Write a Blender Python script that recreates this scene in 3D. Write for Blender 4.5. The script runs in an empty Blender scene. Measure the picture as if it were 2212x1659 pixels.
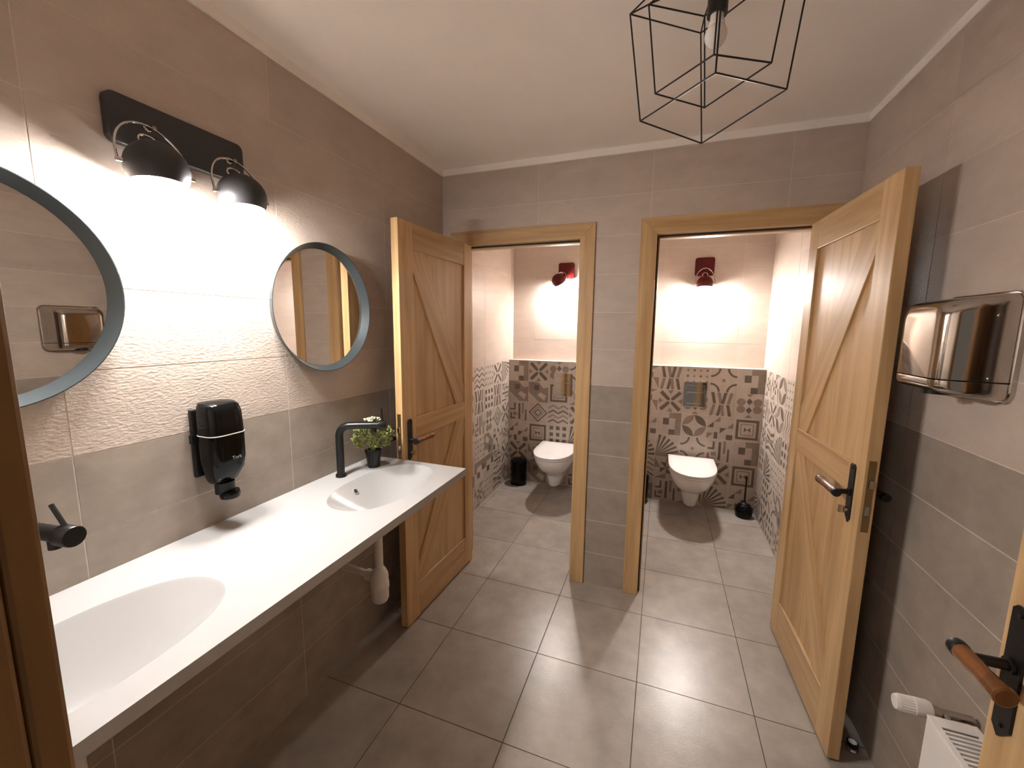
import bpy, bmesh, math, random
from mathutils import Vector, Matrix
random.seed(7)
PI = math.pi
scene = bpy.context.scene
C = scene.collection

# ------------------------------------------------------------------ camera, world, exposure
# room frame: x to the right along the cubicle wall, y away from the viewer, z up; metres
F_PX, YAW, PITCH, ROLL = 885.61, -0.34862, -0.13738, 0.01107
CAM = Vector((1.29081, -2.29446, 1.51452))
cam_d = bpy.data.cameras.new('camera')
cam = bpy.data.objects.new('camera', cam_d)
C.objects.link(cam)
fw = Vector((math.sin(YAW) * math.cos(PITCH), math.cos(YAW) * math.cos(PITCH), math.sin(PITCH)))
rt = Vector((math.cos(YAW), -math.sin(YAW), 0))
up = rt.cross(fw)
r2 = rt * math.cos(ROLL) + up * math.sin(ROLL)
u2 = -rt * math.sin(ROLL) + up * math.cos(ROLL)
cam.matrix_world = Matrix(((r2.x, u2.x, -fw.x, CAM.x), (r2.y, u2.y, -fw.y, CAM.y), (r2.z, u2.z, -fw.z, CAM.z), (0, 0, 0, 1)))
cam_d.sensor_fit = 'HORIZONTAL'
cam_d.sensor_width = 36.0
cam_d.lens = 36.0 * F_PX / 2212.0
cam_d.clip_start = 0.01
scene.camera = cam

world = bpy.data.worlds.new('world')
scene.world = world
world.use_nodes = True
world.node_tree.nodes['Background'].inputs[0].default_value = (1.0, 0.86, 0.74, 1)
world.node_tree.nodes['Background'].inputs[1].default_value = 0.015
VANITY_LIGHT = 195.0      # radiance of the lamp lenses over the basins
CUBICLE_LIGHT = 235.0     # radiance of the lamp lenses in the two cubicles
vs = scene.view_settings
vs.view_transform = 'Standard'
vs.look = 'None'
vs.gamma = 1.0
vs.use_curve_mapping = False
vs.exposure = 3.38
scene.cycles.max_bounces = 14
scene.cycles.diffuse_bounces = 8

# ------------------------------------------------------------------ materials
def hexlin(h):
    out = []
    for i in (0, 2, 4):
        c = int(h[i:i + 2], 16) / 255.0
        out.append(c / 12.92 if c <= 0.04045 else ((c + 0.055) / 1.055) ** 2.4)
    return (*out, 1.0)

def mat(name, col, rough=0.5, metal=0.0, spec=0.5, emit=None, strength=0.0, coat=0.0):
    m = bpy.data.materials.new(name)
    m.use_nodes = True
    b = m.node_tree.nodes['Principled BSDF']
    b.inputs['Base Color'].default_value = (*col[:3], 1)
    b.inputs['Roughness'].default_value = rough
    b.inputs['Metallic'].default_value = metal
    b.inputs['Specular IOR Level'].default_value = spec
    b.inputs['Coat Weight'].default_value = coat
    if emit:
        b.inputs['Emission Color'].default_value = (*emit[:3], 1)
        b.inputs['Emission Strength'].default_value = strength
    return m

def nodes(m):
    nt = m.node_tree
    return nt, nt.nodes['Principled BSDF'], lambda t: nt.nodes.new(t)

def noise(nt, vec, scale, detail=4.0, rough=0.55):
    n = nt.nodes.new('ShaderNodeTexNoise')
    n.inputs['Scale'].default_value = scale
    n.inputs['Detail'].default_value = detail
    n.inputs['Roughness'].default_value = rough
    if vec is not None:
        nt.links.new(vec, n.inputs['Vector'])
    return n.outputs['Fac']

def mapped(nt, source, scale):
    mp = nt.nodes.new('ShaderNodeMapping')
    mp.inputs['Scale'].default_value = scale
    nt.links.new(source, mp.inputs['Vector'])
    return mp.outputs['Vector']

def ramp(nt, fac, stops):
    r = nt.nodes.new('ShaderNodeValToRGB')
    el = r.color_ramp.elements
    while len(el) < len(stops):
        el.new(0.5)
    for e, (p, c) in zip(el, stops):
        e.position = p
        e.color = (*c[:3], 1)
    nt.links.new(fac, r.inputs['Fac'])
    return r.outputs['Color']

def bump(nt, b, height, strength, dist):
    n = nt.nodes.new('ShaderNodeBump')
    n.inputs['Strength'].default_value = strength
    n.inputs['Distance'].default_value = dist
    nt.links.new(height, n.inputs['Height'])
    nt.links.new(n.outputs['Normal'], b.inputs['Normal'])

def stone(name, col, var=0.12, rough=0.55, streak=(1, 1, 1), cs=9.0, bs=70.0, bstr=0.25, bd=0.002, spec=0.4, bdetail=3.0):
    """ceramic tile: mottled colour in world space, a little different from tile to tile, fine relief"""
    m = mat(name, col, rough, spec=spec)
    nt, b, N = nodes(m)
    geo = N('ShaderNodeNewGeometry')
    oi = N('ShaderNodeObjectInfo')
    v = mapped(nt, geo.outputs['Position'], streak)
    f = noise(nt, v, cs, 6.0, 0.6)
    lo = [c * (1 - var) for c in col[:3]]
    hi = [min(1, c * (1 + var)) for c in col[:3]]
    colr = ramp(nt, f, [(0.3, lo), (0.7, hi)])
    hsv = N('ShaderNodeHueSaturation')
    mr = N('ShaderNodeMapRange')
    mr.inputs['To Min'].default_value = 0.95
    mr.inputs['To Max'].default_value = 1.05
    nt.links.new(oi.outputs['Random'], mr.inputs['Value'])
    nt.links.new(mr.outputs['Result'], hsv.inputs['Value'])
    nt.links.new(colr, hsv.inputs['Color'])
    nt.links.new(hsv.outputs['Color'], b.inputs['Base Color'])
    if bstr:
        bump(nt, b, noise(nt, v, bs, bdetail, 0.5), bstr, bd)
    return m

def wood_mat(name, dark, light, rough=0.42):
    """timber with the grain along each board's own z axis"""
    m = mat(name, light, rough, spec=0.4)
    nt, b, N = nodes(m)
    tc = N('ShaderNodeTexCoord')
    oi = N('ShaderNodeObjectInfo')
    add = N('ShaderNodeVectorMath')
    add.operation = 'ADD'
    sc_ = N('ShaderNodeVectorMath')
    sc_.operation = 'SCALE'
    sc_.inputs['Scale'].default_value = 3.7
    nt.links.new(oi.outputs['Location'], sc_.inputs[0])
    nt.links.new(tc.outputs['Object'], add.inputs[0])
    nt.links.new(sc_.outputs['Vector'], add.inputs[1])
    v = mapped(nt, add.outputs['Vector'], (26, 26, 1.3))
    w = N('ShaderNodeTexNoise')
    w.inputs['Scale'].default_value = 1.0
    w.inputs['Detail'].default_value = 5
    w.inputs['Roughness'].default_value = 0.6
    w.inputs['Distortion'].default_value = 0.6
    nt.links.new(v, w.inputs['Vector'])
    v2 = mapped(nt, add.outputs['Vector'], (4, 4, 0.6))
    big = noise(nt, v2, 1.0, 2.0)
    mx = N('ShaderNodeMath')
    mx.operation = 'MULTIPLY_ADD'
    nt.links.new(big, mx.inputs[0])
    mx.inputs[1].default_value = 0.7
    nt.links.new(w.outputs['Fac'], mx.inputs[2])
    colr = ramp(nt, mx.outputs[0], [(0.55, dark), (1.15, light)])
    hsv = N('ShaderNodeHueSaturation')
    mr = N('ShaderNodeMapRange')
    mr.inputs['To Min'].default_value = 0.92
    mr.inputs['To Max'].default_value = 1.08
    nt.links.new(oi.outputs['Random'], mr.inputs['Value'])
    nt.links.new(mr.outputs['Result'], hsv.inputs['Value'])
    nt.links.new(colr, hsv.inputs['Color'])
    nt.links.new(hsv.outputs['Color'], b.inputs['Base Color'])
    bump(nt, b, w.outputs['Fac'], 0.08, 0.001)
    return m

M = {}
M['tile_light'] = stone('tile_light', (0.49, 0.410, 0.352), 0.08, 0.55, (1, 1, 2.2), 7.0, 75.0, 0.55, 0.003)
M['tile_dark'] = stone('tile_dark', (0.325, 0.272, 0.228), 0.14, 0.5, (1, 1, 1.4), 9.0, 60.0, 0.12, 0.002)
M['tile_floor'] = stone('tile_floor', (0.325, 0.283, 0.245), 0.17, 0.30, (1, 1, 1), 8.0, 110.0, 0.16, 0.002, 0.5)
M['tile_smooth'] = stone('tile_smooth', (0.54, 0.455, 0.395), 0.06, 0.45, (1, 1, 3), 6.0, 40.0, 0.05, 0.001)
M['grout'] = stone('grout', (0.61, 0.53, 0.465), 0.1, 0.9, (1, 1, 1), 30, 200, 0.2, 0.001, 0.1)
M['grout_floor'] = stone('grout_floor', (0.13, 0.10, 0.08), 0.3, 0.9, (1, 1, 1), 6, 200, 0.2, 0.001, 0.1)
M['print0'] = stone('print_cream', (0.50, 0.43, 0.375), 0.08, 0.4, (1, 1, 1), 14, 60, 0.03, 0.001)
M['print1'] = stone('print_taupe', (0.27, 0.215, 0.175), 0.12, 0.4, (1, 1, 1), 14, 60, 0.03, 0.001)
M['print2'] = stone('print_brown', (0.15, 0.118, 0.095), 0.15, 0.4, (1, 1, 1), 14, 60, 0.03, 0.001)
M['paint'] = stone('ceiling_paint', (0.91, 0.865, 0.83), 0.03, 0.9, (1, 1, 1), 2.0, 120, 0.05, 0.001, 0.2)
M['paint_white'] = stone('trim_paint', (0.88, 0.84, 0.80), 0.03, 0.8, (1, 1, 1), 3.0, 120, 0.05, 0.001, 0.2)
M['oak'] = wood_mat('oak', (0.36, 0.205, 0.085), (0.60, 0.40, 0.20))
M['cherry'] = wood_mat('cherry_handle', (0.085, 0.028, 0.009), (0.21, 0.085, 0.028), 0.16)
M['jamb_dark'] = wood_mat('oak_jamb', (0.15, 0.075, 0.025), (0.26, 0.145, 0.055))
M['iron'] = mat('black_iron', (0.012, 0.011, 0.011), 0.38, 0.3)
M['black_matt'] = mat('black_matt', (0.007, 0.007, 0.007), 0.32, spec=0.35)
M['black_gloss'] = mat('black_gloss_plastic', (0.003, 0.003, 0.003), 0.10, 0.0, 0.22)
M['lamp_black'] = mat('lamp_black', (0.030, 0.029, 0.031), 0.5)
M['lamp_red'] = mat('lamp_red', (0.085, 0.003, 0.0025), 0.35, spec=0.3)
M['mirror_rim'] = mat('mirror_rim', (0.055, 0.067, 0.072), 0.36, 0.35)
M['mirror'] = mat('mirror_glass', (0.86, 0.84, 0.81), 0.015, 1.0)
M['chrome'] = mat('chrome', (0.62, 0.60, 0.58), 0.07, 1.0)
M['chrome_soft'] = mat('polished_steel', (0.55, 0.51, 0.47), 0.10, 1.0)
M['brass'] = mat('aged_brass', (0.30, 0.20, 0.09), 0.35, 0.9)
M['counter'] = mat('cast_marble', (0.40, 0.392, 0.385), 0.22, spec=0.5)
M['ceramic'] = mat('white_ceramic', (0.80, 0.78, 0.76), 0.12, spec=0.5)
M['white_plastic'] = mat('white_plastic', (0.76, 0.72, 0.68), 0.4)
M['enamel'] = mat('white_enamel', (0.80, 0.77, 0.74), 0.3)
M['dark_gap'] = mat('dark_gap', (0.02, 0.017, 0.015), 0.8)
M['lens'] = mat('lamp_lens', (0.9, 0.9, 0.9), 0.3, emit=(1.0, 0.965, 0.925), strength=VANITY_LIGHT)
M['lens_wc'] = mat('cubicle_lamp_lens', (0.9, 0.9, 0.9), 0.3, emit=(1.0, 0.965, 0.925), strength=CUBICLE_LIGHT)
M['lens_crown'] = mat('lamp_lens_dimmed', (0.9, 0.9, 0.9), 0.3, emit=(1.0, 0.965, 0.925), strength=VANITY_LIGHT * 0.04)  # lens centre dimmed on purpose so the counter is not bleached
M['lens_wc_crown'] = mat('cubicle_lens_dimmed', (0.9, 0.9, 0.9), 0.3, emit=(1.0, 0.965, 0.925), strength=CUBICLE_LIGHT * 0.2)  # same invented dimming for the centre of the cubicle lenses
M['bulb'] = mat('opal_bulb', (0.80, 0.77, 0.73), 0.08, spec=0.6)
M['leaf'] = stone('leaf_green', (0.235, 0.25, 0.075), 0.55, 0.45, (1, 1, 1), 70, 90, 0, 0)
M['flower'] = mat('flower_cream', (0.70, 0.66, 0.48), 0.6)
M['soil'] = mat('soil', (0.03, 0.02, 0.013), 0.95)
M['logo'] = mat('logo_grey', (0.45, 0.45, 0.46), 0.4)

# ------------------------------------------------------------------ mesh helpers
class MB:
    def __init__(self):
        self.v, self.f, self.mi = [], [], []
    def add(self, vs_, fs, mi=0):
        o = len(self.v)
        self.v += [tuple(x) for x in vs_]
        self.f += [tuple(i + o for i in f) for f in fs]
        self.mi += [mi] * len(fs)
        return self
    def box(self, x0, x1, y0, y1, z0, z1, mi=0):
        v = [(x, y, z) for z in (z0, z1) for y in (y0, y1) for x in (x0, x1)]
        return self.add(v, [(0, 2, 3, 1), (4, 5, 7, 6), (0, 1, 5, 4), (2, 6, 7, 3), (0, 4, 6, 2), (1, 3, 7, 5)], mi)
    def loft(self, rings, cap0=True, cap1=True, mi=0, closed=True):
        n = len(rings[0])
        v = [p for r in rings for p in r]
        fs = []
        for a in range(len(rings) - 1):
            for i in range(n if closed else n - 1):
                j = (i + 1) % n
                fs.append((a * n + i, a * n + j, (a + 1) * n + j, (a + 1) * n + i))
        if cap0:
            fs.append(tuple(range(n - 1, -1, -1)))
        if cap1:
            fs.append(tuple(range((len(rings) - 1) * n, len(rings) * n)))
        return self.add(v, fs, mi)
    def tube(self, pts, r, seg=12, cap=True, mi=0):
        pts = [Vector(p) for p in pts]
        rs = r if isinstance(r, (list, tuple)) else [r] * len(pts)
        rings = []
        t0 = (pts[1] - pts[0]).normalized()
        a = t0.orthogonal().normalized()
        for k, p in enumerate(pts):
            if k == 0: t = pts[1] - pts[0]
            elif k == len(pts) - 1: t = pts[-1] - pts[-2]
            else: t = (pts[k + 1] - pts[k]).normalized() + (pts[k] - pts[k - 1]).normalized()
            t.normalize()
            a = (a - t * a.dot(t)).normalized()
            b = t.cross(a)
            rings.append([p + (a * math.cos(2 * PI * i / seg) + b * math.sin(2 * PI * i / seg)) * rs[k] for i in range(seg)])
        return self.loft(rings, cap, cap, mi)
    def lathe(self, prof, seg=32, org=(0, 0, 0), axis=(0, 0, 1), mi=0, cap0=True, cap1=True):
        """prof: (radius, height) pairs around the axis through org"""
        ax = Vector(axis).normalized()
        a = ax.orthogonal().normalized()
        b = ax.cross(a)
        o = Vector(org)
        rings = [[o + ax * h + (a * math.cos(2 * PI * i / seg) + b * math.sin(2 * PI * i / seg)) * r for i in range(seg)] for r, h in prof]
        return self.loft(rings, cap0, cap1, mi)
    def ring_lathe(self, prof, seg=48, org=(0, 0, 0), axis=(0, 0, 1), mi=0):
        """closed profile swept round: a ring"""
        return self.lathe(list(prof) + [prof[0]], seg, org, axis, mi, False, False)
    def prism(self, poly, y0, y1, mi=0):
        """poly in (x, z), extruded along y"""
        n = len(poly)
        a = [(x, y0, z) for x, z in poly]
        b = [(x, y1, z) for x, z in poly]
        return self.loft([a, b], True, True, mi)
    def mesh(self, name, mats, smooth=False):
        me = bpy.data.meshes.new(name)
        me.from_pydata(self.v, [], self.f)
        for m in (mats if isinstance(mats, (list, tuple)) else [mats]):
            me.materials.append(M[m])
        for p, i in zip(me.polygons, self.mi):
            p.material_index = i
        bm = bmesh.new()
        bm.from_mesh(me)
        bmesh.ops.recalc_face_normals(bm, faces=bm.faces)
        bm.to_mesh(me)
        bm.free()
        if smooth:
            for p in me.polygons:
                p.use_smooth = True
            me.set_sharp_from_angle(angle=math.radians(smooth if smooth is not True else 40))
        return me
    def build(self, name, mats, parent=None, smooth=False, bevel=0.0, loc=None, seg=2, mw=None):
        o = bpy.data.objects.new(name, self.mesh(name, mats, smooth))
        C.objects.link(o)
        if parent: o.parent = parent
        if loc: o.location = loc
        if mw is not None: o.matrix_local = mw
        if bevel:
            b = o.modifiers.new('bevel', 'BEVEL')
            b.width = bevel
            b.segments = seg
            b.limit_method = 'ANGLE'
            b.angle_limit = math.radians(40)
        return o

def tag(o, label=None, cat=None, group=None, kind=None):
    if label: o['label'] = label
    if cat: o['category'] = cat
    if group: o['group'] = group
    if kind: o['kind'] = kind
    return o

def thing(name, loc=(0, 0, 0), label=None, cat=None, group=None, kind=None, rotz=0.0):
    o = bpy.data.objects.new(name, None)
    C.objects.link(o)
    o.empty_display_size = 0.05
    o.location = loc
    o.rotation_euler = (0, 0, rotz)
    return tag(o, label, cat, group, kind)

def copy_tree(o, parent=None):
    c = o.copy()
    C.objects.link(c)
    c.parent = parent
    for ch in list(o.children):
        copy_tree(ch, c)
    return c

def rrect(w, h, r, n=6, cx=0.0, cz=0.0):
    """rounded rectangle outline, counter-clockwise"""
    pts = []
    for k, (sx, sz) in enumerate(((1, 1), (-1, 1), (-1, -1), (1, -1))):
        for i in range(n + 1):
            a = PI / 2 * k + PI / 2 * i / n
            pts.append((cx + sx * (w / 2 - r) + r * math.cos(a), cz + sz * (h / 2 - r) + r * math.sin(a)))
    return pts

def frame(org, u, v, n):
    u, v, n, org = Vector(u), Vector(v), Vector(n), Vector(org)
    return Matrix(((u.x, v.x, n.x, org.x), (u.y, v.y, n.y, org.y), (u.z, v.z, n.z, org.z), (0, 0, 0, 1)))

# ------------------------------------------------------------------ room measures
W, H, YN = 2.0733, 2.40, -2.225        # width, tiled height, inner face of the entrance wall
CEIL = 2.436
ROW = 0.20
DL = (0.137, 0.843)                    # clear between the casings, left cubicle door
DR = (1.237, 1.943)                    # right cubicle door
DTOP = 1.993
EN = (1.060, 1.905)                    # entrance opening
XL, XR = -0.10, 2.085                  # cubicle side walls
PA = (0.98, 1.065)                     # partition between the cubicles
YW, YU, YF = 0.10, 1.56, 1.45          # back of cubicle front wall, upper rear wall, tiled box in front of it
GAP = 0.0036

def lines(lo, hi, first, step):
    k = math.floor((lo - first) / step)
    out = [lo]
    x = first + (k + 1) * step
    while x < hi - 1e-4:
        if x > lo + 1e-4: out.append(x)
        x += step
    return out + [hi]

FULL = {}
def lay_tiles(wall, fr, ul, vl, pick, holes=(), gap=GAP, depth=0.009, name='tile'):
    """one object per tile, each a child of its wall; fr maps (u, v, out) to the room"""
    for j in range(len(vl) - 1):
        for i in range(len(ul) - 1):
            u0, u1, v0, v1 = ul[i] + gap / 2, ul[i + 1] - gap / 2, vl[j] + gap / 2, vl[j + 1] - gap / 2
            if u1 - u0 < 0.006 or v1 - v0 < 0.006: continue
            hs = [h for h in holes if h[0] < u1 and h[1] > u0 and h[2] < v1 and h[3] > v0]
            mname = pick(i, j)
            uc, vc = (u0 + u1) / 2, (v0 + v1) / 2
            m = Matrix.Translation((uc, vc, 0))
            if not hs:
                key = (mname, round(u1 - u0, 4), round(v1 - v0, 4))
                if key not in FULL:
                    b = MB().box(-(u1 - u0) / 2, (u1 - u0) / 2, -(v1 - v0) / 2, (v1 - v0) / 2, -depth, 0)
                    FULL[key] = b.mesh('tile', mname)
                me = FULL[key]
            else:
                us = sorted({u0, u1, *[x for h in hs for x in (h[0], h[1]) if u0 < x < u1]})
                vs2 = sorted({v0, v1, *[x for h in hs for x in (h[2], h[3]) if v0 < x < v1]})
                b = MB()
                for a0, a1 in zip(us, us[1:]):
                    for b0, b1 in zip(vs2, vs2[1:]):
                        if a1 - a0 < 0.004 or b1 - b0 < 0.004: continue
                        ca, cb = (a0 + a1) / 2, (b0 + b1) / 2
                        if any(h[0] < ca < h[1] and h[2] < cb < h[3] for h in hs): continue
                        b.box(a0 - uc, a1 - uc, b0 - vc, b1 - vc, -depth, 0)
                if not b.v: continue
                me = b.mesh('tile', mname)
            o = bpy.data.objects.new(name, me)
            C.objects.link(o)
            o.parent = wall
            o.matrix_local = fr @ m

def struct(b, name, m, label, cat):
    return tag(b.build(name, m), label, cat, kind='structure')

def two_tone(vl, lo='tile_dark', hi='tile_light', split=1.2):
    return lambda i, j: lo if vl[j] < split - 0.01 else hi

BACK = 0.0008      # how far the joint lies behind the tile face
vrows = lines(0, H, 0, ROW)
# --- floor
wall = struct(MB().box(XL - 0.1, XR + 0.1, -2.42, YU + 0.1, -0.10, -0.0016), 'floor', 'grout_floor', 'grey-brown square tiled floor running on into both cubicles', 'floor')
FS = 0.44789
lay_tiles(wall, frame((0, 0, 0), (1, 0, 0), (0, 1, 0), (0, 0, 1)), lines(XL - 0.02, XR + 0.02, 0.8224, FS), lines(-2.41, YU, -0.61872, FS), lambda i, j: 'tile_floor', gap=0.0035)
# --- ceiling
struct(MB().box(XL - 0.1, XR + 0.1, -2.42, YU + 0.1, CEIL, CEIL + 0.1), 'ceiling', 'paint', 'plain off-white painted ceiling above the washroom', 'ceiling')
# --- left wall
wall = struct(MB().box(-0.10 - BACK, -BACK, YN - 0.17, 0.0, 0, CEIL), 'wall_left', 'grout', 'left tiled wall with basins, beige tiles above and taupe tiles below', 'wall')
lay_tiles(wall, frame((0, 0, 0), (0, 1, 0), (0, 0, 1), (1, 0, 0)), lines(YN, 0, -1.7711, 0.6), vrows, two_tone(vrows))
# --- right wall
wall = struct(MB().box(W + BACK, W + 0.10, YN - 0.17, 0.0, 0, CEIL), 'wall_right', 'grout', 'right tiled wall with the hand dryer and radiator', 'wall')
lay_tiles(wall, frame((W, 0, 0), (0, -1, 0), (0, 0, 1), (-1, 0, 0)), lines(0, -YN, 0.59, 0.6), vrows, two_tone(vrows))
# --- cubicle front wall with two openings
b = MB()
JB = 0.022
for x0, x1, z0, z1 in ((XL - 0.1, DL[0] - JB, 0, CEIL), (DL[1] + JB, DR[0] - JB, 0, CEIL), (DR[1] + JB, XR + 0.1, 0, CEIL), (DL[0] - JB, DL[1] + JB, DTOP + JB, CEIL), (DR[0] - JB, DR[1] + JB, DTOP + JB, CEIL)):
    b.box(x0, x1, BACK, YW, z0, z1)
wall = struct(b, 'wall_back', 'grout', 'tiled far wall of the washroom holding both cubicle doorways', 'wall')
holes = [(DL[0] - 0.04, DL[1] + 0.04, -1, DTOP + 0.04), (DR[0] - 0.04, DR[1] + 0.04, -1, DTOP + 0.04)]
lay_tiles(wall, frame((0, 0, 0), (1, 0, 0), (0, 0, 1), (0, -1, 0)), lines(0, W, 0.0, 0.6), vrows, two_tone(vrows), holes)
# --- entrance wall
b = MB()
for x0, x1, z0, z1 in ((-0.1, EN[0] - JB, 0, CEIL), (EN[1] + JB, W + 0.1, 0, CEIL), (EN[0] - JB, EN[1] + JB, DTOP + JB + 0.02, CEIL)):
    b.box(x0, x1, YN - 0.17, YN - BACK, z0, z1)
wall = struct(b, 'wall_near', 'grout', 'tiled entrance wall around the open entrance door', 'wall')
lay_tiles(wall, frame((0, YN, 0), (-1, 0, 0), (0, 0, 1), (0, 1, 0)), lines(-W, 0, -0.3, 0.6), vrows, two_tone(vrows), [(-EN[1] - 0.04, -EN[0] + 0.04, -1, DTOP + 0.06)])
# --- painted strip between tiles and ceiling
ts = 0.006
for n_, (x0, x1, y0, y1, lb) in enumerate(((0, ts, YN, 0, 'narrow white strip under the ceiling along the basin wall'), (0, W, -ts, 0, 'narrow white strip under the ceiling above the cubicle doors'),
                                       (W - ts, W, YN, 0, 'narrow white strip under the ceiling along the dryer wall'), (0, W, YN, YN + ts, 'narrow white strip under the ceiling above the entrance'))):
    struct(MB().box(x0, x1, y0, y1, H + 0.001, CEIL), 'trim_%d' % (n_ + 1), 'paint_white', lb, 'trim')

# ------------------------------------------------------------------ patterned cubicle tiles
def rect(x0, y0, x1, y1): return [(x0, y0), (x1, y0), (x1, y1), (x0, y1)]
def ringp(cx, cy, r0, r1, a0, a1, n=10):
    o = [(cx + r1 * math.cos(a0 + (a1 - a0) * i / n), cy + r1 * math.sin(a0 + (a1 - a0) * i / n)) for i in range(n + 1)]
    return o + [(cx + r0 * math.cos(a1 - (a1 - a0) * i / n), cy + r0 * math.sin(a1 - (a1 - a0) * i / n)) for i in range(n + 1)]
def disc(cx, cy, r, n=16): return [(cx + r * math.cos(2 * PI * i / n), cy + r * math.sin(2 * PI * i / n)) for i in range(n)]
def rot(poly, k): return [((x, y), (1 - y, x), (1 - x, 1 - y), (y, 1 - x))[k % 4] for x, y in poly]
def four(tone, poly): return [(tone, rot(poly, k)) for k in range(4)]
def sq_frame(c, ro, ri, d=0):
    p = []
    for k in range(4):
        if d: q = [(c, c - ro), (c + ro, c), (c + ri, c), (c, c - ri)]
        else: q = [(c - ro, c - ro), (c + ro, c - ro), (c + ri, c - ri), (c - ri, c - ri)]
        p.append(rot(q, k))
    return p
def petal(ax, ay, bx, by, k=0.21, n=10):
    dx, dy = bx - ax, by - ay
    L = [(ax + dx * i / n - dy * k * math.sin(PI * i / n), ay + dy * i / n + dx * k * math.sin(PI * i / n)) for i in range(n + 1)]
    R_ = [(ax + dx * i / n + dy * k * math.sin(PI * i / n), ay + dy * i / n - dx * k * math.sin(PI * i / n)) for i in range(n - 1, 0, -1)]
    return L + R_
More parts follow.
